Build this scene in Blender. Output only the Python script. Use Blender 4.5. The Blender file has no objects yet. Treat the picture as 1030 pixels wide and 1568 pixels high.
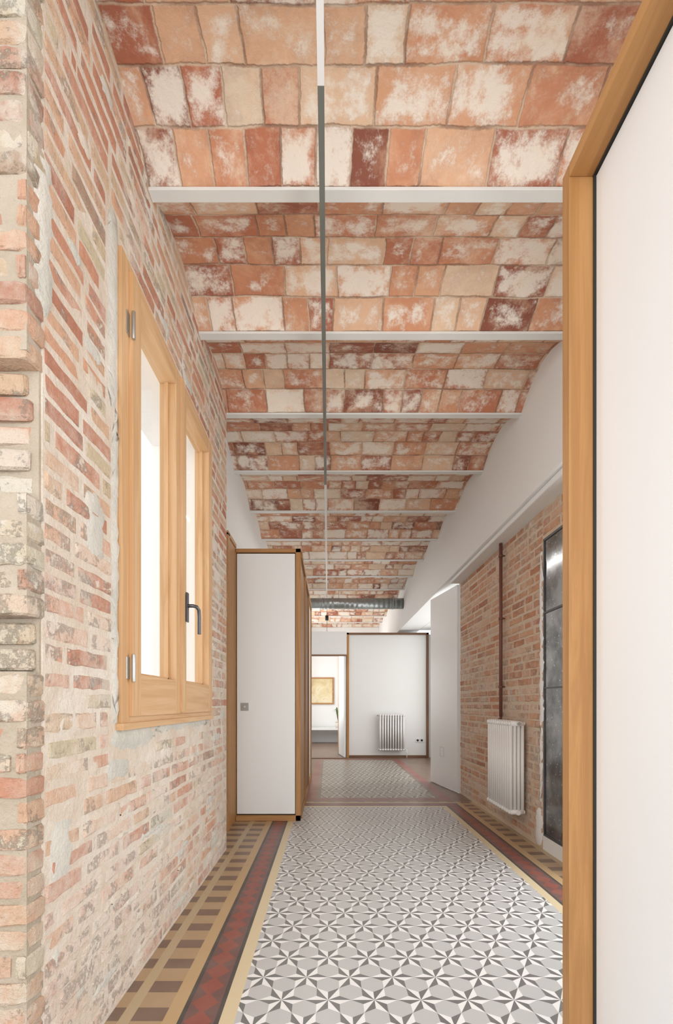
import bpy, math, random
from mathutils import Vector
random.seed(7)
sc=bpy.context.scene
try:
    sc.view_settings.view_transform='Standard'
except Exception: pass

# ---------------------------------------------------------------- shader helper
class G:
    def __init__(s,name,rough=0.6,metal=0.0):
        s.mat=bpy.data.materials.new(name); s.mat.use_nodes=True
        s.nt=s.mat.node_tree; s.b=s.nt.nodes['Principled BSDF']
        s.b.inputs['Roughness'].default_value=rough; s.b.inputs['Metallic'].default_value=metal
        s._obj=None
    def n(s,t): return s.nt.nodes.new(t)
    def put(s,inp,v):
        if isinstance(v,bpy.types.NodeSocket): s.nt.links.new(v,inp)
        elif isinstance(v,(int,float)):
            try: inp.default_value=v
            except Exception: inp.default_value=(v,v,v,1) if len(inp.default_value)==4 else (v,v,v)
        else:
            v=tuple(v)
            if len(inp.default_value)==4 and len(v)==3: v=v+(1,)
            inp.default_value=v
    def m(s,op,a,b=None,c=None):
        nd=s.n('ShaderNodeMath'); nd.operation=op
        s.put(nd.inputs[0],a)
        if b is not None: s.put(nd.inputs[1],b)
        if c is not None: s.put(nd.inputs[2],c)
        return nd.outputs[0]
    def add(s,a,b): return s.m('ADD',a,b)
    def sub(s,a,b): return s.m('SUBTRACT',a,b)
    def mul(s,a,b): return s.m('MULTIPLY',a,b)
    def gt(s,a,b): return s.m('GREATER_THAN',a,b)
    def lt(s,a,b): return s.m('LESS_THAN',a,b)
    def mx(s,a,b): return s.m('MAXIMUM',a,b)
    def mn(s,a,b): return s.m('MINIMUM',a,b)
    def fl(s,a): return s.m('FLOOR',a)
    def fr(s,a): return s.m('FRACT',a)
    def ss(s,x,a,b):
        nd=s.n('ShaderNodeMapRange'); nd.interpolation_type='SMOOTHSTEP'
        s.put(nd.inputs['Value'],x); nd.inputs['From Min'].default_value=a; nd.inputs['From Max'].default_value=b
        return nd.outputs[0]
    def obj(s):
        if s._obj is None: s._obj=s.n('ShaderNodeTexCoord').outputs['Object']
        return s._obj
    def uv(s): return s.n('ShaderNodeTexCoord').outputs['UV']
    def sep(s,v):
        nd=s.n('ShaderNodeSeparateXYZ'); s.put(nd.inputs[0],v); return nd.outputs[0],nd.outputs[1],nd.outputs[2]
    def comb(s,x,y,z):
        nd=s.n('ShaderNodeCombineXYZ'); s.put(nd.inputs[0],x); s.put(nd.inputs[1],y); s.put(nd.inputs[2],z); return nd.outputs[0]
    def noise(s,sc,det=3,vec=None,rough=0.55,dist=0.0,color=False):
        nd=s.n('ShaderNodeTexNoise'); s.put(nd.inputs['Vector'],vec if vec is not None else s.obj())
        nd.inputs['Scale'].default_value=sc; nd.inputs['Detail'].default_value=det
        nd.inputs['Roughness'].default_value=rough; nd.inputs['Distortion'].default_value=dist
        return nd.outputs['Color' if color else 'Fac']
    def white(s,x,y,z=0.0):
        nd=s.n('ShaderNodeTexWhiteNoise'); nd.noise_dimensions='3D'
        s.put(nd.inputs['Vector'],s.comb(x,y,z)); return nd.outputs['Value']
    def mix(s,f,a,b,bt='MIX'):
        nd=s.n('ShaderNodeMix'); nd.data_type='RGBA'; nd.blend_type=bt
        s.put(nd.inputs[0],f); s.put(nd.inputs[6],a); s.put(nd.inputs[7],b); return nd.outputs[2]
    def ramp(s,f,stops,const=False):
        nd=s.n('ShaderNodeValToRGB'); s.put(nd.inputs[0],f); cr=nd.color_ramp
        if const: cr.interpolation='CONSTANT'
        while len(cr.elements)<len(stops): cr.elements.new(0.5)
        for e,(p,c) in zip(cr.elements,stops): e.position=p; e.color=tuple(c)+(1,)
        return nd.outputs[0]
    def attr(s,name):
        nd=s.n('ShaderNodeAttribute'); nd.attribute_name=name; return nd.outputs['Fac']
    def scale(s,v,k):
        nd=s.n('ShaderNodeVectorMath'); nd.operation='MULTIPLY'; s.put(nd.inputs[0],v); nd.inputs[1].default_value=k; return nd.outputs[0]
    def col(s,c): s.put(s.b.inputs['Base Color'],c)
    def rough(s,c): s.put(s.b.inputs['Roughness'],c)
    def bump(s,h,st=0.5,d=0.01):
        nd=s.n('ShaderNodeBump'); s.put(nd.inputs['Height'],h); nd.inputs['Strength'].default_value=st; nd.inputs['Distance'].default_value=d
        s.nt.links.new(nd.outputs[0],s.b.inputs['Normal'])

def flat(name,c,rough=0.5,metal=0.0,var=0.04,bump=0.0):
    g=G(name,rough,metal)
    nz=g.noise(3.0,4)
    c2=tuple(max(0,x*(1-var*2)) for x in c)
    g.col(g.mix(nz,c2,c))
    if bump: g.bump(g.noise(25.0,4),bump,0.004)
    return g.mat

def wood(name,light,dark,axis,k=1.0):
    g=G(name,0.55)
    st={'x':(1.2,22,22),'y':(22,1.2,22),'z':(22,22,1.2)}[axis]
    v=g.scale(g.obj(),tuple(q*k for q in st))
    a=g.noise(1.0,5,v,0.6,1.2)
    st2={'x':(8,300,300),'y':(300,8,300),'z':(300,300,8)}[axis]
    b=g.noise(1.0,2,g.scale(g.obj(),st2))
    f=g.add(g.mul(g.ss(a,0.35,0.65),0.7),g.mul(b,0.3))
    g.col(g.mix(f,dark,light)); g.bump(b,0.12,0.002)
    return g.mat

WHITE=flat('white_plaster',(0.84,0.845,0.835),0.85,0,0.012,0.05)
WLACQ=flat('white_lacquer',(0.82,0.825,0.82),0.38,0,0.005)
RADW=flat('radiator_enamel',(0.88,0.875,0.85),0.3,0,0.01)
BEAMW=flat('beam_paint',(0.80,0.80,0.77),0.5,0,0.10)
DARK=flat('gap_shade',(0.02,0.018,0.015),0.7)  # near-black colour that paints the shade inside door gaps
STEEL=flat('brushed_steel',(0.55,0.55,0.53),0.35,0.9,0.05)
HAND=flat('handle_metal',(0.12,0.12,0.13),0.35,0.8)
PLATE=flat('grey_plate',(0.36,0.35,0.33),0.4,0.3)
GALV=G('galvanised_duct',0.35,0.8)
_x,_y,_z=GALV.sep(GALV.obj())
GALV.col(GALV.mix(GALV.noise(14,3),(0.25,0.27,0.27),(0.45,0.48,0.48)))
GALV.bump(GALV.m('SINE',GALV.mul(_x,70.0)),0.5,0.004); GALV=GALV.mat
TRACKM=flat('track_aluminium',(0.36,0.39,0.36),0.25,0.6,0.2)
BLACK=flat('black_metal',(0.02,0.02,0.022),0.4)
DGREY=flat('dark_grey_metal',(0.10,0.10,0.105),0.4,0.5)
PIPE=flat('brown_pipe',(0.22,0.085,0.06),0.5,0,0.2)
oL,oD=(0.48,0.25,0.09),(0.34,0.16,0.050)
WZ=wood('oak_frame_vertical',oL,oD,'z'); WY=wood('oak_frame_long',oL,oD,'y'); WX=wood('oak_frame_cross',oL,oD,'x')
bL,bD=(0.24,0.12,0.06),(0.13,0.06,0.03)
BZ=wood('walnut_frame_vertical',bL,bD,'z'); BX=wood('walnut_frame_cross',bL,bD,'x')
pL,pD=(0.67,0.44,0.245),(0.53,0.30,0.135)
PZ=wood('pine_vertical',pL,pD,'z'); PY=wood('pine_long',pL,pD,'y',0.8)

gg=G('clear_glass',0.0)
tr=gg.n('ShaderNodeBsdfTransparent'); tr.inputs[0].default_value=(0.97,0.98,0.98,1)
gs=gg.n('ShaderNodeBsdfGlossy'); gs.inputs['Roughness'].default_value=0.02
mx=gg.n('ShaderNodeMixShader'); mx.inputs[0].default_value=0.06
gg.nt.links.new(tr.outputs[0],mx.inputs[1]); gg.nt.links.new(gs.outputs[0],mx.inputs[2])
gg.nt.links.new(mx.outputs[0],gg.nt.nodes['Material Output'].inputs['Surface']); GLASS=gg.mat

gd=G('dark_glazing',0.12,0.9)
sp=gd.n('ShaderNodeTexVoronoi'); gd.put(sp.inputs['Vector'],gd.obj()); sp.inputs['Scale'].default_value=26
gd.col(gd.mix(gd.lt(sp.outputs['Distance'],0.13),gd.mix(gd.ss(gd.noise(3,5,rough=0.7),0.35,0.65),(0.14,0.145,0.15),(0.40,0.405,0.41)),(0.7,0.7,0.7)))
DGLASS=gd.mat

# ---- old brick
def brickmat(name,stops,bias,grad,ztop,wcol=(0.79,0.69,0.60),smear=0.8,scol=(0.75,0.66,0.56),cem=0.60):
    g=G(name,0.92)
    x,y,z=g.sep(g.obj())
    r=g.attr('rnd')
    base=g.ramp(r,stops)
    base=g.mix(g.mul(g.ss(g.noise(38,5,rough=0.7),0.35,0.7),0.4),base,g.mix(0.55,base,(0.34,0.14,0.08)))
    hz=g.ss(z,0.0,ztop)
    big=g.noise(1.7,4,rough=0.6); med=g.noise(13,6,rough=0.7)
    w=g.add(g.mul(big,0.6),g.mul(med,0.6))
    w=g.add(g.sub(w,g.mul(hz,grad)),bias)
    w=g.add(w,g.mul(g.sub(g.white(r,3.0),0.5),0.16))
    wf=g.mul(g.ss(w,0.42,0.80),0.88)
    c=g.mix(wf,base,wcol)
    sm=g.ss(g.add(g.noise(8,8,rough=0.78),g.mul(g.sub(big,0.5),0.35)),0.53,0.62)
    c=g.mix(g.mul(sm,smear),c,scol)
    cm=g.ss(g.noise(2.6,5,g.scale(g.obj(),(1,1.0,0.8)),0.6),cem,cem+0.06)
    c=g.mix(g.mul(cm,0.65),c,(0.62,0.58,0.50))
    g.col(c)
    h=g.add(g.add(g.mul(g.noise(30,6,rough=0.7),1.0),g.mul(g.noise(140,3),0.35)),g.mul(sm,0.3))
    g.bump(h,1.0,0.012)
    return g.mat
L_ST=[(0.0,(0.46,0.20,0.13)),(0.18,(0.57,0.27,0.175)),(0.4,(0.66,0.35,0.225)),(0.6,(0.68,0.43,0.29)),(0.8,(0.66,0.46,0.31)),(0.93,(0.60,0.53,0.37)),(1.0,(0.36,0.20,0.15))]
BRICK_L=brickmat('old_brick_left',L_ST,0.075,0.23,2.8,cem=0.58)
BRICK_C=brickmat('old_brick_corner_dimmed',[(a,tuple(q*0.82 for q in c)) for a,c in L_ST],0.02,0.08,2.8,(0.58,0.52,0.42),0.85,(0.52,0.46,0.36),0.50)  # ochre-grey corner brick, colour also darkened to offset strong light from behind
R_ST=[(0.0,(0.52,0.23,0.125)),(0.25,(0.64,0.31,0.175)),(0.6,(0.70,0.40,0.24)),(0.85,(0.72,0.49,0.33)),(1.0,(0.46,0.20,0.12))]
BRICK_R=brickmat('old_brick_right',R_ST,-0.02,0.08,2.5,smear=0.55,scol=(0.75,0.61,0.47))
def mortarmat(name,c1,c2):
    g=G(name,0.95)
    n1=g.noise(4,5,rough=0.65); n2=g.noise(40,5,rough=0.7)
    c=g.mix(g.ss(n1,0.35,0.65),c1,c2); c=g.mix(g.mul(n2,0.35),c,(0.50,0.37,0.28))
    g.col(c); g.bump(g.add(n2,g.mul(g.noise(12,3),1.5)),0.9,0.012); return g.mat
MORT_L=mortarmat('lime_mortar',(0.70,0.59,0.48),(0.80,0.73,0.64))
MORT_C=mortarmat('lime_mortar_corner_dimmed',(0.38,0.33,0.25),(0.48,0.42,0.34))  # corner mortar, darkened in colour to tame bright light and shade the notches
MORT_R=mortarmat('lime_mortar_warm',(0.72,0.56,0.42),(0.76,0.65,0.52))
CEMENT=mortarmat('grey_cement',(0.60,0.60,0.54),(0.72,0.70,0.64))

# ---- ceiling vault tiles (uv: x metres, v = rows)
g=G('vault_tile',0.85)
ux,uvv,_=g.sep(g.uv())
dn=g.noise(3.0,4,g.comb(ux,g.mul(uvv,0.153),0.0),color=True)
dx,dy,_=g.sep(dn)
u1=g.add(ux,g.mul(g.sub(dx,0.5),0.05)); v1=g.add(uvv,g.mul(g.sub(dy,0.5),0.22))
row=g.fl(v1); fv=g.fr(v1)
ro=g.mul(g.sub(g.white(row,11.0),0.5),0.12)
big=g.mul(g.gt(g.white(row,5.0),0.75),0.14)
uu=g.m('DIVIDE',g.add(g.add(u1,ro),big),0.275)
ci=g.fl(uu); fu=g.fr(uu)
split=g.gt(g.white(ci,row,7.0),0.74)
fu2=g.fr(g.mul(fu,2.0)); half=g.fl(g.mul(fu,2.0))
fuS=g.add(g.mul(fu,g.sub(1.0,split)),g.mul(fu2,split))
wid=g.sub(0.275,g.mul(split,0.1375))
idx=g.add(ci,g.mul(g.mul(half,split),0.37))
r1=g.white(idx,row,1.0); r2=g.white(idx,row,2.0); r3=g.white(idx,row,3.0)
du=g.mul(g.mn(fuS,g.sub(1.0,fuS)),wid); dv=g.mul(g.mn(fv,g.sub(1.0,fv)),0.153)
d=g.mn(du,dv)
P=g.comb(ux,g.mul(uvv,0.153),g.mul(r2,3.0))
P0=g.comb(ux,g.mul(uvv,0.153),0.0)
base=g.ramp(r1,[(0.0,(0.20,0.065,0.04)),(0.12,(0.34,0.11,0.065)),(0.32,(0.50,0.185,0.10)),(0.54,(0.60,0.28,0.155)),(0.74,(0.67,0.38,0.23)),(0.90,(0.72,0.50,0.34)),(1.0,(0.72,0.62,0.48))])
base=g.mix(g.mul(g.ss(g.noise(9,6,P,0.7),0.38,0.7),0.65),base,g.mix(0.55,base,(0.22,0.07,0.04)))
base=g.mix(g.mul(g.ss(g.noise(6,6,P,0.65,0.4),0.45,0.72),0.6),base,(0.74,0.47,0.31))
wp=g.ss(g.add(g.add(g.noise(9,9,P,0.78),g.mul(g.ss(d,0.0,0.05),0.11)),g.mul(r3,0.22)),0.61,0.80)
base=g.mix(g.mul(wp,0.86),base,(0.85,0.79,0.70))
ls=g.ss(g.noise(2.4,9,P0,0.8),0.48,0.66)
base=g.mix(g.mul(ls,0.55),base,(0.80,0.67,0.52))
mort=g.sub(1.0,g.ss(g.add(d,g.mul(g.sub(g.noise(60,4,P0),0.5),0.010)),0.001,0.007))
mcol=g.mix(g.ss(g.noise(5,4,P0),0.4,0.6),(0.28,0.16,0.105),(0.64,0.50,0.37))
g.col(g.mix(g.mul(mort,0.8),base,mcol))
g.bump(g.add(g.mul(g.sub(1.0,mort),1.0),g.add(g.mul(r2,0.8),g.mul(g.noise(45,5,P0,0.7),0.8))),0.7,0.007)
VAULT=g.mat

# ---- hydraulic tile floor
g=G('hydraulic_tile_floor',0.28)
x,y,z=g.sep(g.obj())
def hexstar(gx,gy,s):
    px=g.m('DIVIDE',gx,s); py=g.m('DIVIDE',gy,s); R3=math.sqrt(3)
    ax=g.sub(g.m('FLOORED_MODULO',px,1.0),0.5); ay=g.sub(g.m('FLOORED_MODULO',py,R3),R3/2)
    bx=g.sub(g.m('FLOORED_MODULO',g.sub(px,0.5),1.0),0.5); by=g.sub(g.m('FLOORED_MODULO',g.sub(py,R3/2),R3),R3/2)
    da=g.add(g.mul(ax,ax),g.mul(ay,ay)); db=g.add(g.mul(bx,bx),g.mul(by,by))
    k=g.lt(da,db)
    hx=g.add(g.mul(ax,k),g.mul(bx,g.sub(1.0,k))); hy=g.add(g.mul(ay,k),g.mul(by,g.sub(1.0,k)))
    th=g.m('ARCTAN2',hy,hx); r=g.m('SQRT',g.add(g.mul(hx,hx),g.mul(hy,hy)))
    ph=g.sub(g.m('FLOORED_MODULO',g.add(th,math.pi/6+2*math.pi),math.pi/3),math.pi/6)
    u=g.mul(r,g.m('COSINE',ph)); v=g.mul(r,g.m('ABSOLUTE',g.m('SINE',ph)))
    inside=g.lt(g.add(u,g.mul(v,R3)),0.5)
    dark=g.mul(inside,g.gt(ph,0.0))
    return inside,dark
ins,dk=hexstar(x,y,0.165)
f1=g.mix(ins,(0.50,0.50,0.495),(0.80,0.80,0.79)); f1=g.mix(dk,f1,(0.17,0.168,0.165))
ins2,dk2=hexstar(x,y,0.24)
f2=g.mix(ins2,(0.30,0.265,0.22),(0.58,0.54,0.47)); f2=g.mix(dk2,f2,(0.05,0.038,0.034))
e1=g.mx(g.sub(-0.31,x),g.sub(x,1.17)); ey=g.sub(y,4.93)
e=g.mx(e1,ey)
along=g.add(g.mul(g.gt(ey,e1),x),g.mul(g.sub(1.0,g.gt(ey,e1)),y))
def band(c,a,col): return g.mix(g.gt(e,a),c,col)
CR=(0.66,0.55,0.36); OC=(0.50,0.345,0.185); BR=(0.20,0.13,0.095); RD=(0.27,0.085,0.065); BK=(0.075,0.065,0.06); BG=(0.48,0.37,0.23)
tri=g.m('PINGPONG',along,0.05); q=g.m('ABSOLUTE',g.sub(e,0.1215))
redpat=g.mix(g.mul(g.gt(g.add(g.mul(tri,0.8),q),0.047),0.75),RD,(0.13,0.09,0.085))
chk=g.mix(g.gt(g.fr(g.m('DIVIDE',along,0.16)),0.45),BR,(0.42,0.29,0.17))
c=band(f1,0.0,CR); c=band(c,0.050,BK); c=g.mix(g.gt(e,0.066),c,redpat); c=band(c,0.172,BK); c=band(c,0.188,OC)
c=g.mix(g.gt(e,0.238),c,chk); c=band(c,0.345,BG); c=g.mix(g.mul(g.gt(e,0.385),1.0),c,chk)
sec=g.gt(ey,0.27)
e2=g.mx(g.mx(g.sub(-0.08,x),g.sub(x,1.20)),g.mx(g.sub(5.42,y),g.sub(y,9.05)))
f2=g.mix(g.gt(e2,0.0),f2,BR); f2=g.mix(g.gt(e2,0.05),f2,RD); f2=g.mix(g.gt(e2,0.15),f2,BR)
c=g.mix(sec,c,f2)
st=g.noise(1.3,5,rough=0.6)
c=g.mix(g.mul(g.ss(g.noise(9,5),0.3,0.8),0.08),c,(0.54,0.50,0.44))
g.col(c); g.rough(g.add(0.22,g.mul(st,0.24)))
g.b.inputs['Specular IOR Level'].default_value=0.3
g.bump(g.noise(6,3),0.05,0.004)
FLOOR=g.mat

# ---------------------------------------------------------------- mesh builder
class B:
    def __init__(s,name): s.name=name; s.v=[]; s.f=[]; s.mi=[]; s.mats=[]; s.sm=[]; s.rnd=[]; s.uvs=None
    def mid(s,m):
        if m not in s.mats: s.mats.append(m)
        return s.mats.index(m)
    def face(s,idx,m,smooth=False,r=0.5):
        s.f.append(idx); s.mi.append(s.mid(m)); s.sm.append(smooth); s.rnd.append(r)
    def box(s,x0,x1,y0,y1,z0,z1,m,r=0.5,ang=0,piv=None):
        b=len(s.v)
        pts=[(x0,y0,z0),(x1,y0,z0),(x1,y1,z0),(x0,y1,z0),(x0,y0,z1),(x1,y0,z1),(x1,y1,z1),(x0,y1,z1)]
        if ang:
            ca,sa=math.cos(ang),math.sin(ang); px,py=piv
            pts=[(px+(a-px)*ca-(c-py)*sa,py+(a-px)*sa+(c-py)*ca,d) for a,c,d in pts]
        s.v+=pts
        for q in [(0,3,2,1),(4,5,6,7),(0,1,5,4),(1,2,6,5),(2,3,7,6),(3,0,4,7)]:
            s.face([b+i for i in q],m,False,r)
    def cyl(s,p0,p1,r,m,n=14,r1=None,smooth=True):
        if r1 is None: r1=r
        p0=Vector(p0);p1=Vector(p1); d=(p1-p0).normalized()
        a=d.orthogonal().normalized(); c=d.cross(a)
        b=len(s.v)
        for P,R in((p0,r),(p1,r1)):
            for i in range(n):
                t=2*math.pi*i/n; s.v.append(tuple(P+a*(R*math.cos(t))+c*(R*math.sin(t))))
        for i in range(n):
            j=(i+1)%n; s.face([b+i,b+j,b+n+j,b+n+i],m,smooth)
        s.face([b+i for i in range(n)][::-1],m); s.face([b+n+i for i in range(n)],m)
    def tube(s,pts,r,m,n=12):
        pts=[Vector(p) for p in pts]; rings=[]
        prev=None
        for k,p in enumerate(pts):
            d=(pts[min(k+1,len(pts)-1)]-pts[max(k-1,0)]).normalized()
            a=d.orthogonal().normalized() if prev is None else (prev-d*prev.dot(d)).normalized()
            prev=a; c=d.cross(a); b=len(s.v); rings.append(b)
            for i in range(n):
                t=2*math.pi*i/n; s.v.append(tuple(p+a*(r*math.cos(t))+c*(r*math.sin(t))))
        for k in range(len(rings)-1):
            for i in range(n):
                j=(i+1)%n; s.face([rings[k]+i,rings[k]+j,rings[k+1]+j,rings[k+1]+i],m,True)
        s.face([rings[0]+i for i in range(n)][::-1],m); s.face([rings[-1]+i for i in range(n)],m)
    def build(s,bevel=0.0,parent=None,seg=2):
        me=bpy.data.meshes.new(s.name); me.from_pydata(s.v,[],s.f)
        for m in s.mats: me.materials.append(m)
        me.polygons.foreach_set('material_index',s.mi); me.polygons.foreach_set('use_smooth',s.sm)
        at=me.attributes.new('rnd','FLOAT','FACE'); at.data.foreach_set('value',s.rnd)
        if s.uvs:
            uvl=me.uv_layers.new(name='UVMap')
            for lp in me.loops: uvl.data[lp.index].uv=s.uvs[lp.vertex_index]
        me.update()
        o=bpy.data.objects.new(s.name,me); sc.collection.objects.link(o)
        if bevel:
            md=o.modifiers.new('bevel','BEVEL'); md.width=bevel; md.segments=seg; md.limit_method='ANGLE'; md.angle_limit=math.radians(40)
        if parent: o.parent=parent
        return o

def courses(b,X,sgn,y0,y1,z0,z1,holes,mat,course=0.064,L=0.285,joint=0.014,dep=(0.004,0.011),keep=1.0,ragged=0.0):
    z=z0+0.008; k=0
    while z+0.03<z1:
        h=course-joint+random.uniform(-0.006,0.006)
        if z+h>z1: h=z1-z
        y=y0-random.uniform(0,L)*(1) if k%2 else y0-L*0.5*random.random()
        drift=random.uniform(-0.004,0.004)
        while y<y1:
            l=L*random.choice([1,1,1,0.96,0.52,0.9])*random.uniform(0.93,1.04)-joint
            a,c=max(y,y0),min(y+l,y1+random.uniform(-ragged,0))
            y+=l+joint*random.uniform(0.7,1.4)
            segs=[(a,c)]
            for hy0,hy1,hz0,hz1 in holes:
                if z+h>hz0 and z<hz1:
                    ns=[]
                    for p,q in segs:
                        if q<=hy0 or p>=hy1: ns.append((p,q))
                        else:
                            if p<hy0: ns.append((p,hy0))
                            if q>hy1: ns.append((hy1,q))
                    segs=ns
            for p,q in segs:
                if q-p<0.03 or random.random()>keep: continue
                r=random.random(); d=random.uniform(*dep); tilt=random.uniform(-0.0015,0.0015)
                nseg=max(1,int((q-p)/0.04)); base=len(b.v); j=lambda s_=0.004: random.uniform(-s_,s_)
                zz0=z+drift; zz1=z+h+drift
                for i in range(nseg+1):
                    t=i/nseg; yy=p+(q-p)*t; ins=0.012 if i==0 else (-0.012 if i==nseg else 0)
                    yc=yy+ins
                    dd=d+tilt*(t-0.5)*2
                    b.v+= [(X-sgn*0.002,yy,zz0+j()),(X+sgn*(dd+j(0.0008)),yc+j(0.001),zz0+0.008+j(0.003)),
                           (X+sgn*(dd+j(0.0008)),yc+j(0.001),zz1-0.008+j(0.003)),(X-sgn*0.002,yy,zz1+j())]
                for i in range(nseg):
                    o=base+4*i
                    for e in range(3):
                        q4=[o+e,o+4+e,o+5+e,o+1+e]
                        if sgn<0: q4=q4[::-1]
                        b.face(q4,mat,False,r)
                e0=[base+0,base+1,base+2,base+3]; o=base+4*nseg; e1=[o+3,o+2,o+1,o]
                if sgn<0: e0=e0[::-1]; e1=e1[::-1]
                b.face(e0,mat,False,r); b.face(e1,mat,False,r)
        z+=course+random.uniform(-0.0015,0.0015); k+=1

EYE=1.05
XL=-0.735; XR=1.554; XU=1.40
ZT=2.446
# ------------------------------------------------ floor
b=B('floor'); b.box(-3.0,3.2,-2.2,14.0,-0.1,0.0,FLOOR); b.build()

# ------------------------------------------------ ceiling vaults + beams
beams=[-1.10,-0.34,0.43,1.20,1.972,2.736,3.50,4.365,5.268,6.167,7.05,7.95,8.85,9.75,10.65,11.55,12.45,13.3]
b=B('ceiling'); b.uvs=[]
cx0,cx1=-1.10,1.75
for i in range(len(beams)-1):
    ya=beams[i]+0.045; yb=beams[i+1]+0.006; span=yb-ya; rows=5 if span<0.8 else 6
    n=18
    for k in range(n+1):
        t=k/n; yy=ya+span*t; zz=3.158+0.125*(1-(2*t-1)**2)
        for xx in (cx0,cx1):
            b.v.append((xx,yy,zz)); b.uvs.append((xx+i*3.3,i*8+rows*t))
    base=len(b.v)-2*(n+1)
    for k in range(n):
        o=base+2*k; b.face([o,o+2,o+3,o+1],VAULT,True)
    o=len(b.v)
    b.v+=[(cx0,ya-0.06,3.36),(cx1,ya-0.06,3.36),(cx1,yb+0.06,3.36),(cx0,yb+0.06,3.36)]; b.uvs+=[(0,0)]*4
    b.face([o,o+1,o+2,o+3],WHITE)
b.build()
for yb in beams:
    t=B('ceiling_beam')
    t.box(cx0,cx1,yb-0.002,yb+0.050,3.147,3.160,BEAMW)
    t.box(cx0,cx1,yb+0.020,yb+0.030,3.16,3.34,BEAMW)
    t.build(0.002)

# ------------------------------------------------ left brick wall
WY0,WY1,WZ0,WZ1=1.69,2.99,0.97,2.655
XB=XL-0.35
YS=1.245
b=B('wall_left')
b.box(XB,XL,YS,WY0,0,3.35,MORT_L); b.box(XB,XL,WY1,3.50,0,3.35,MORT_L)
b.box(XB,XL,WY0,WY1,0,WZ0,MORT_L); b.box(XB,XL,WY0,WY1,WZ1,3.35,MORT_L)
z=0.0
def jbox(x0,x1,y0,y1,z0,z1,m,r,n=5):
    base=len(b.v); j=lambda a=0.003: random.uniform(-a,a)
    cols=[(x0,y1)]+[(x0+(x1-x0)*i/n,y0) for i in range(n+1)]+[(x1,(y0+y1)/2),(x1,y1)]
    for i,(xx,yy) in enumerate(cols):
        in_=0.006 if i==n+1 else 0
        for zz in (z0,z0+0.006,z1-0.006,z1):
            e=0.005 if zz in(z0,z1) else 0
            b.v.append((xx-in_+j(0.0015)-(e if i>=n+1 else 0),yy+in_+j()+(e if i<=n+1 else 0),zz+j(0.002)))
    for i in range(len(cols)-1):
        for k in range(3):
            o=base+4*i+k; b.face([o,o+4,o+5,o+1],m,False,r)
    b.face([base+4*i for i in range(len(cols))][::-1],m,False,r); b.face([base+4*i+3 for i in range(len(cols))],m,False,r)
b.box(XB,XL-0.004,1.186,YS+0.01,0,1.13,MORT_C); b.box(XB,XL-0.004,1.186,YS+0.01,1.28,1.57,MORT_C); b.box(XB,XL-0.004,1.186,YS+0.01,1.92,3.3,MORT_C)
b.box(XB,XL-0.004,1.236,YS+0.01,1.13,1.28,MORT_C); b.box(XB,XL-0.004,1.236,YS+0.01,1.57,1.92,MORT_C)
while z<3.3:
    h=random.choice([0.050,0.052,0.048,0.054])
    notch=(1.57<z+h/2<1.92) or (1.13<z+h/2<1.28)
    y0=1.178+random.uniform(-0.003,0.006)
    if not notch:
        xm=XL-random.choice([0.03,0.12,0.14]); rr=random.random()
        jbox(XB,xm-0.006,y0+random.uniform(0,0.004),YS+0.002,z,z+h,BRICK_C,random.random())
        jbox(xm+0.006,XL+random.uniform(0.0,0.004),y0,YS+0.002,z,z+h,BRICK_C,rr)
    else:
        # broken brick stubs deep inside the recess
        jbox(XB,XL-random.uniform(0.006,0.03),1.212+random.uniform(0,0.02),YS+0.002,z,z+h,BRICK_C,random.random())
    z+=h+0.012
courses(b,XL,1,YS+0.004,3.50,0,3.32,[(WY0-0.05,WY1+0.005,WZ0-0.05,WZ1+0.01),(1.60,1.70,2.0,2.75),(1.62,2.05,0.86,0.98),(2.5,2.75,0.88,0.98)],BRICK_L,dep=(0.0005,0.005),ragged=0.01,keep=0.975)
def patch(b,X,sgn,y0,y1,z0,z1,m,d=0.007,st=0.03,jt=0.014):
    base=len(b.v); ny=max(3,int((y1-y0)/st)); nz=max(3,int((z1-z0)/st))
    cy,cz=(y0+y1)/2,(z0+z1)/2
    for i in range(ny+1):
        for k in range(nz+1):
            edge=i in(0,ny) or k in(0,nz)
            s=2*i/ny-1; t=2*k/nz-1
            rr=1-0.22*(s*s*t*t)
            jy=random.uniform(-jt,jt); jz=random.uniform(-jt,jt)
            b.v.append((X+sgn*(-0.004 if edge else d+random.uniform(-0.0015,0.0015)),cy+s*rr*(y1-y0)/2+jy,cz+t*rr*(z1-z0)/2+jz))
    for i in range(ny):
        for k in range(nz):
            o=base+i*(nz+1)+k; q=[o,o+nz+1,o+nz+2,o+1]
            b.face(q if sgn>0 else q[::-1],m,True)
patch(b,XL,1,1.60,1.70,2.05,2.75,CEMENT)
patch(b,XL,1,1.635,1.70,0.95,2.10,CEMENT,0.006)
patch(b,XL,1,1.63,2.03,0.87,0.985,CEMENT)
patch(b,XL,1,2.03,2.99,0.915,0.985,CEMENT,0.005)
patch(b,XL,1,1.21,1.30,2.05,2.5,CEMENT,0.006)
patch(b,XL,1,1.27,1.40,0.55,0.75,CEMENT,0.005)
patch(b,XL,1,1.45,1.60,1.50,1.72,CEMENT,0.005)
for i in range(190):
    py=random.uniform(1.26,3.4); pz=random.uniform(0.03,3.1) if i<130 else random.uniform(0.03,1.0)
    w=random.uniform(0.05,0.24); h=random.uniform(0.025,0.09)
    if py+w>WY0-0.03 and py<WY1+0.03 and pz+h>WZ0-0.03 and pz<WZ1+0.03: continue
    if py+w>3.47: continue
    patch(b,XL,1,py,py+w,pz,pz+h,random.choice([MORT_L,MORT_L,MORT_L,CEMENT]),0.004,0.018,0.008)
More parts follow.
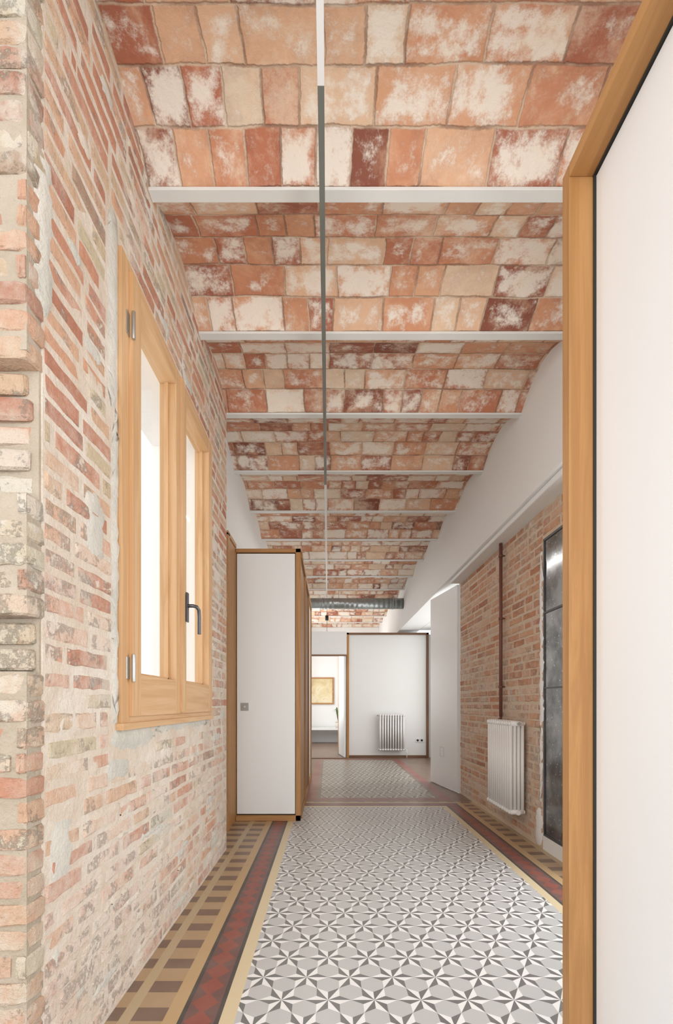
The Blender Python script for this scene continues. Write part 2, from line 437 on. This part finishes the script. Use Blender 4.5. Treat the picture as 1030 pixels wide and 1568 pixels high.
b.box(XB,XL-0.08,WY0-0.001,WY0+0.012,WZ0,WZ1,WHITE); b.box(XB,XL-0.08,WY1-0.012,WY1+0.001,WZ0,WZ1,WHITE)
b.box(XB,XL-0.08,WY0,WY1,WZ0,WZ0+0.015,WHITE); b.box(XB,XL-0.08,WY0,WY1,WZ1-0.012,WZ1,WHITE)
b.build()

b=B('wall_left_plaster'); b.box(-1.1,-0.85,3.50,13.3,0,3.35,WHITE); b.build()
b=B('door_frame'); b.box(-0.852,-0.82,3.98,4.04,0,ZT+0.02,WZ); b.box(-0.85,-0.83,4.04,4.335,0,ZT,WZ); b.box(-0.852,-0.82,3.98,4.335,ZT-0.0,ZT+0.035,WY); b.build(0.002)

# ------------------------------------------------ window_1
b=B('window_1')
xo0,xo1=XL-0.075,XL+0.014
fw=0.075
b.box(xo0,xo1,WY0,WY0+fw,WZ0,WZ1,PZ); b.box(xo0,xo1,WY1-0.05,WY1,WZ0,WZ1,PZ)
b.box(xo0,xo1,WY0+fw,WY1-0.05,WZ0,WZ0+0.05,PY); b.box(xo0,xo1,WY0+fw,WY1-0.05,WZ1-0.05,WZ1,PY)
b.box(XL+0.0,XL+0.026,WY0-0.015,WY1+0.01,WZ0-0.012,WZ0+0.012,PY)
ym=2.335
xs0,xs1=XL-0.05,XL+0.028
for (a,c) in((WY0+fw-0.012,ym-0.002),(ym+0.002,WY1-0.04)):
    z0,z1=WZ0+0.035,WZ1-0.035
    st=0.078
    b.box(xs0,xs1,a,a+st,z0,z1,PZ); b.box(xs0,xs1,c-st,c,z0,z1,PZ)
    b.box(xs0,xs1-0.001,a+st,c-st,z0,z0+0.155,PY); b.box(xs0,xs1-0.001,a+st,c-st,z1-0.075,z1,PY)
    gx=(xs0+XL)/2-0.005
    b.box(gx-0.001,gx+0.001,a+st-0.01,c-st+0.01,z0+0.14,z1-0.065,GLASS)
    for (p,q) in((a+st,a+st+0.012),(c-st-0.012,c-st)): b.box(gx+0.004,gx+0.022,p,q,z0+0.155,z1-0.075,PZ)
    b.box(gx+0.004,gx+0.022,a+st,c-st,z0+0.155,z0+0.167,PY)
b.box(xs1,xs1+0.01,ym-0.02,ym+0.025,WZ0+0.04,WZ1-0.04,PZ)
for zz in (1.18,2.42):
    b.cyl((xs1+0.004,WY0+fw-0.016,zz-0.05),(xs1+0.004,WY0+fw-0.016,zz+0.05),0.007,STEEL,10)
    b.box(xo1-0.002,xo1+0.004,WY0+fw-0.04,WY0+fw-0.014,zz-0.04,zz+0.04,STEEL)
b.build(0.003)
b=B('window_handle')
hx=XL+0.038
b.box(hx-0.002,hx+0.006,2.375,2.405,1.455,1.60,HAND)
b.tube([(hx,2.39,1.535),(hx+0.03,2.39,1.535),(hx+0.045,2.40,1.532),(hx+0.05,2.42,1.52),(hx+0.05,2.43,1.49),(hx+0.05,2.43,1.40)],0.009,HAND)
b.build(0.001)

# ------------------------------------------------ left closet
CY0,CY1=4.34,6.94; CX0,CX1=-0.848,-0.246
b=B('closet')
b.box(CX0,CX1-0.02,CY0+0.034,CY1,0.0,ZT-0.03,WHITE)
b.box(CX1-0.045,CX1,CY0,CY0+0.09,0,ZT,WZ)
b.box(CX0,CX0+0.022,CY0,CY0+0.06,0,ZT,WZ)
b.box(CX0,CX1,CY0,CY0+0.06,ZT-0.035,ZT,WX)
b.box(CX0,CX1,CY0,CY0+0.06,0,0.05,WX)
b.box(CX1-0.02,CX1+0.012,CY0+0.09,CY1,ZT-0.05,ZT,WY)
b.box(CX1-0.02,CX1+0.006,CY0+0.09,CY1,0,0.05,WY)
for yy in (5.1,6.0,6.86): b.box(CX1-0.02,CX1+0.012,yy,yy+0.07,0,ZT,WZ)
b.box(CX1-0.02,CX1-0.005,CY0+0.10,5.09,0.06,ZT-0.06,WZ)
b.box(CX1-0.02,CX1-0.005,5.18,5.99,0.06,ZT-0.06,BZ)
b.box(CX1-0.02,CX1-0.005,6.08,6.85,0.06,ZT-0.06,WLACQ)
closet=b.build(0.002)
b=B('door_1')
b.box(CX0+0.03,CX1-0.05,CY0+0.002,CY0+0.03,0.062,ZT-0.045,WLACQ)
b.box(CX0+0.024,CX1-0.046,CY0+0.028,CY0+0.032,0.05,ZT-0.036,DARK)  # dark sheet behind the leaf, painting shade into the gap
b.box(CX0+0.065,CX0+0.135,CY0-0.004,CY0+0.004,0.99,1.06,PLATE)
b.cyl((CX0+0.1,CY0-0.009,1.025),(CX0+0.1,CY0,1.025),0.012,STEEL)
b.build(0.002)

# ------------------------------------------------ right side
b=B('wall_right_upper')
b.box(XU,1.80,1.0,13.3,2.50,3.35,WHITE)
b.box(XU+0.03,1.80,1.0,5.67,2.46,2.50,WHITE)
b.build(0.01)
b=B('wall_right')
GY0,GY1,GZ0,GZ1=1.45,3.495,0.10,2.24
GM=2.98
XRB=1.80
b.box(XR,XRB,GY1,5.67,0,2.46,MORT_R); b.box(XR,XRB,GY0,GY1,GZ1,2.46,MORT_R); b.box(XR,XRB,1.31,GY0,0,2.46,MORT_R)
b.box(XR,XRB,GY0,GY1,0,GZ0,WHITE)
courses(b,XR,-1,GY1-0.0,5.67,0.03,2.455,[],BRICK_R,joint=0.013,dep=(0.001,0.005))
courses(b,XR,-1,GY0,GY1,GZ1+0.01,2.455,[],BRICK_R,joint=0.013,dep=(0.001,0.005))
patch(b,XR,-1,GY1+0.0,GY1+0.13,0.0,0.30,WHITE,0.009)
patch(b,XR,-1,GY1+0.0,GY1+0.05,0.3,2.2,WHITE,0.009)
b.build()
b=B('door_2')
b.box(XR+0.010,XR+0.025,GM,GY1,GZ0,GZ1,DGLASS)
b.box(XR+0.017,XR+0.019,GY0,GM,GZ0,GZ1,GLASS)  # unseen clear pane, added so the right-hand fill reaches the left wall
for (a,c,p,q) in((GY0,GY0+0.04,GZ0,GZ1),(GM-0.04,GM,GZ0,GZ1),(2.19,2.25,GZ0,GZ1),(GY1-0.010,GY1,GZ0,GZ1),(GY0,GY1,GZ0,GZ0+0.015),(GY0,GY1,GZ1-0.015,GZ1),(GM,GY1,1.70,1.715),(GM,GY1,1.16,1.17)):
    b.box(XR+0.002,XR+0.06,a,c,p,q,DGREY)
b.build(0.001)
b=B('heating_pipe')
b.cyl((1.515,4.24,0.94),(1.515,4.24,2.455),0.015,PIPE)
for zz in(1.2,1.8,2.35): 
    b.cyl((1.515,4.24,zz-0.01),(1.515,4.24,zz+0.01),0.02,PIPE); b.cyl((1.515,4.24,zz),(1.55,4.24,zz),0.006,PIPE)
b.build()
p0=Vector((1.52,5.69)); p1=Vector((1.385,6.53)); Ld=(p1-p0).length
ang=math.atan2(p1.y-p0.y,p1.x-p0.x)
b=B('door_3')
b.box(p0.x,p0.x+Ld,p0.y-0.035,p0.y,0.012,2.455,WLACQ,ang=ang,piv=(p0.x,p0.y))
for (a,c,z0,z1) in((0.40,0.52,0.50,0.503),(0.40,0.52,0.382,0.385),(0.40,0.403,0.385,0.50),(0.517,0.52,0.385,0.50)):
    b.box(p0.x+a,p0.x+c,p0.y-0.001,p0.y+0.002,z0,z1,PLATE,ang=ang,piv=(p0.x,p0.y))
b.build(0.002)
b=B('trim_1'); b.box(XR-0.012,XR+0.05,5.655,5.69,0,2.49,WLACQ); b.build(0.002)

b=B('wall_right_recess'); b.box(2.05,2.15,5.67,9.48,0,2.5,WHITE); b.box(1.80,2.15,5.60,5.67,0,2.5,WHITE); b.build()
b=B('ceiling_recess'); b.box(1.80,2.15,5.60,9.48,2.50,2.56,WHITE); b.build()

# ------------------------------------------------ radiators
def radiator(o,axis,n,z0,z1,depth,pitch=0.05):
    b=B('radiator')
    def P(a,d,z): return (o[0]+d,o[1]+a,z) if axis=='y' else (o[0]+a,o[1]+d,z)
    for i in range(n):
        a=pitch*(i+0.5)
        for k in range(4):
            d=-depth/2+depth*(k+0.5)/4
            b.cyl(P(a,d,z0+0.03),P(a,d,z1-0.03),0.014,RADW,12)
        for zz in (z0+0.028,z1-0.028):
            b.cyl(P(a,-depth/2+0.008,zz),P(a,depth/2-0.008,zz),0.021,RADW,14)
            for dd in(-1,1): b.cyl(P(a,dd*(depth/2-0.008),zz),P(a,dd*(depth/2+0.004),zz),0.021,RADW,14,r1=0.012)
    for zz in (z0+0.028,z1-0.028):
        b.cyl(P(-0.012,0,zz),P(pitch*n+0.012,0,zz),0.019,RADW,14)
    b.cyl(P(-0.018,0,z1-0.028),P(-0.035,0,z1-0.028),0.012,STEEL,12)
    return b,P
b,P=radiator((1.470,3.745),'y',11,0.18,0.925,0.12)
for a in(0.1,0.45):
    for zz in(0.3,0.82): b.box(1.525,1.5465,3.745+a-0.01,3.745+a+0.01,zz,zz+0.03,RADW)
b.tube([(1.470,4.30,0.897),(1.470,4.33,0.897),(1.50,4.33,0.90),(1.515,4.30,0.91),(1.515,4.24,0.925),(1.515,4.24,0.94)],0.011,PIPE)
b.build()
b,P=radiator((0.985,9.375),'x',10,0.14,0.86,0.11)
for a in(0.1,0.4):
    for zz in(0.3,0.75): b.box(0.985+a-0.01,0.985+a+0.01,9.42,9.488,zz,zz+0.03,RADW)
b.cyl((1.53,9.39,0.0),(1.53,9.39,0.17),0.01,RADW); b.cyl((0.94,9.39,0.83),(0.99,9.39,0.83),0.016,RADW)
b.build()

# ------------------------------------------------ far cabinet volume
b=B('storage_volume')
FX0,FX1,FY=0.36,1.97,9.48
b.box(FX0+0.01,2.04,FY+0.01,11.4,0,ZT-0.03,WHITE)
b.box(FX0,FX0+0.05,FY-0.03,FY+0.06,0,ZT,WZ); b.box(FX1-0.045,FX1,FY-0.03,FY+0.06,0,ZT,BZ)
b.box(FX0,FX1,FY-0.03,FY+0.06,ZT-0.04,ZT,BX); b.box(FX0,FX1,FY-0.02,FY+0.06,0,0.045,BX)
b.build(0.002)
b=B('wall_socket')
for a in(1.72,1.80):
    b.box(a,a+0.075,FY-0.004,FY+0.0095,0.30,0.375,WLACQ)
    b.cyl((a+0.0375,FY-0.0055,0.3375),(a+0.0375,FY+0.005,0.3375),0.024,BLACK)
b.build(0.002)
b=B('wall_far_header'); b.box(-0.85,FX0,9.30,9.36,2.0,ZT,WHITE); b.box(-0.85,-0.33,9.30,9.36,0,2.0,WHITE); b.box(-0.34,FX0,9.285,9.375,1.975,2.0,BX); b.build()
b=B('door_4')
a0=Vector((0.345,9.44)); a1=Vector((0.25,10.2)); L4=(a1-a0).length; an=math.atan2(a1.y-a0.y,a1.x-a0.x)
b.box(a0.x,a0.x+L4,a0.y,a0.y+0.035,0.01,ZT-0.05,WLACQ,ang=an,piv=(a0.x,a0.y))
b.box(a0.x+L4-0.06,a0.x+L4+0.01,a0.y-0.002,a0.y+0.04,0.01,ZT-0.05,WZ,ang=an,piv=(a0.x,a0.y))
b.build(0.002)
b=B('threshold'); b.box(-0.33,FX0,9.28,9.36,0.0,0.012,BX); b.build(0.002)
b=B('wall_back'); b.box(-3.0,3.0,13.3,13.4,0,3.35,WHITE); b.build()
b=B('low_bench'); b.box(-0.83,0.9,12.75,13.25,0.36,0.41,WLACQ); b.box(-0.82,-0.76,12.8,13.2,0,0.36,WLACQ); b.box(0.75,0.81,12.8,13.2,0,0.36,WLACQ); b.build(0.003)
b=B('framed_painting')
gp=G('painting_canvas',0.7); gp.col(gp.ramp(gp.noise(3.5,5,rough=0.6,dist=0.6),[(0.3,(0.55,0.42,0.22)),(0.5,(0.72,0.60,0.36)),(0.62,(0.80,0.70,0.50)),(0.75,(0.40,0.28,0.14))])); CANV=gp.mat
b.box(-0.52,0.12,13.27,13.285,1.08,1.74,CANV)
for (x0,x1,z0,z1) in((-0.56,-0.52,1.04,1.78),(0.12,0.16,1.04,1.78),(-0.52,0.12,1.04,1.08),(-0.52,0.12,1.74,1.78)): b.box(x0,x1,13.26,13.299,z0,z1,WX)
b.build(0.002)
LEAF=flat('leaf_green',(0.10,0.26,0.05),0.5,0,0.2); POT=flat('clay_pot',(0.72,0.68,0.6),0.6); SOIL=flat('soil',(0.05,0.03,0.02),0.9)
b=B('potted_plant')
cxp,cyp=0.27,12.95
b.cyl((cxp,cyp,0.41),(cxp,cyp,0.56),0.06,POT,20,r1=0.085); b.cyl((cxp,cyp,0.545),(cxp,cyp,0.565),0.075,SOIL,16)
for i in range(7):
    t=i*2.4; ln=random.uniform(0.2,0.34); up=random.uniform(0.3,0.5); base=len(b.v); nn=7
    for k in range(nn+1):
        s=k/nn; rr=ln*s; zz=0.56+up*math.sin(s*2.2); w=0.014*math.sin(math.pi*min(1,s*0.95+0.05))+0.002
        px,py=cxp+rr*0.6*math.cos(t),cyp-0.1*s+rr*0.3*math.sin(t)
        b.v+=[(px-w*math.sin(t),py+w*math.cos(t),zz),(px+w*math.sin(t),py-w*math.cos(t),zz+0.003)]
    for k in range(nn): b.face([base+2*k,base+2*k+1,base+2*k+3,base+2*k+2],LEAF,True)
b.build()

# ------------------------------------------------ duct
b=B('ventilation_duct')
b.cyl((-0.849,9.0,2.92),(1.399,9.0,2.92),0.10,GALV,40)
for xx in(-0.1,0.55,1.2): b.cyl((xx-0.012,9.0,2.92),(xx+0.012,9.0,2.92),0.106,GALV,40)
b.cyl((0.2,9.0,3.0),(0.2,9.0,3.2),0.005,STEEL)
b.build()

# ------------------------------------------------ suspended track light
b=B('track_light')
b.box(-0.034,-0.012,1.56,4.4,3.045,3.075,TRACKM)
b.box(-0.034,-0.012,-0.6,1.56,3.045,3.075,WLACQ)
b.box(-0.034,-0.012,4.4,10.3,3.045,3.075,WLACQ)
for yy in (1.225,2.765,4.395,6.195,7.98,9.78): b.cyl((-0.023,yy,3.07),(-0.023,yy,3.15),0.003,STEEL,8)
b.build(0.001)
for yy,zz in((9.95,2.82),(10.25,2.45)):
    b=B('spotlight'); b.cyl((-0.023,yy,zz+0.05),(-0.023,yy,3.05),0.004,BLACK,8); b.cyl((-0.023,yy,zz-0.05),(-0.023,yy,zz+0.05),0.035,BLACK,20); b.build(0.003)

# ------------------------------------------------ near partition on right
b=B('door_5')
NY=1.28
b.box(0.705,0.74,-0.9,NY-0.008,0.01,ZT-0.006,WLACQ)
b.box(0.698,0.74,-0.9,NY-0.003,ZT-0.004,ZT,DARK); b.box(0.700,0.74,NY-0.008,NY-0.001,0.0,ZT,DARK)  # dark strips paint the shadow line between panel and frame
b.box(0.638,0.76,NY,NY+0.037,0,ZT+0.035,WZ)
b.box(0.638,0.76,-0.9,NY,ZT,ZT+0.035,WY)
b.box(0.76,1.55,-0.9,NY+0.02,0,ZT+0.02,WHITE)
b.build(0.003)

# ------------------------------------------------ light
w=bpy.data.worlds.new('World'); sc.world=w; w.use_nodes=True
bgn=w.node_tree.nodes['Background']; bgn.inputs[0].default_value=(0.96,0.98,1.0,1); bgn.inputs[1].default_value=1.7
def area(name,loc,rot,sx,sy,e,c=(0.99,0.99,0.98)):
    l=bpy.data.lights.new(name,'AREA'); l.shape='RECTANGLE'; l.size=sx; l.size_y=sy; l.energy=e; l.color=c
    o=bpy.data.objects.new(name,l); o.location=loc; o.rotation_euler=rot; sc.collection.objects.link(o); return o
R=math.radians
area('added_fill_behind',(0.2,-2.0,1.6),(R(93),0,0),3.0,2.6,92)  # added fill light behind the camera, no terrace modelled
area('daylight_window',(-2.2,2.34,2.1),(0,R(-85),0),2.2,2.2,24)
area('added_fill_right',(1.90,2.25,1.3),(0,R(90),0),2.0,1.5,40)  # added fill beyond the unseen pane, brightens the left wall
area('added_fill_recess',(2.03,7.5,1.4),(0,R(90),0),2.0,3.2,40)  # added fill inside the recess, lifts the far corridor; no window there
area('daylight_far_room',(-0.80,11.3,1.8),(0,R(-90),0),2.2,2.6,62)
area('led_strip',(-0.023,6.45,3.042),(0,0,0),0.012,4.0,16,(1,0.99,0.97))

cam=bpy.data.cameras.new('camera'); co=bpy.data.objects.new('camera',cam); sc.collection.objects.link(co)
co.location=(0,0,EYE); co.rotation_euler=(math.radians(90),0,0)
cam.sensor_fit='VERTICAL'; cam.sensor_height=36.0; cam.lens=740/1568*36
cam.shift_y=(1078-784)/1568; cam.shift_x=(515-502)/1568; cam.clip_start=0.05
sc.camera=co
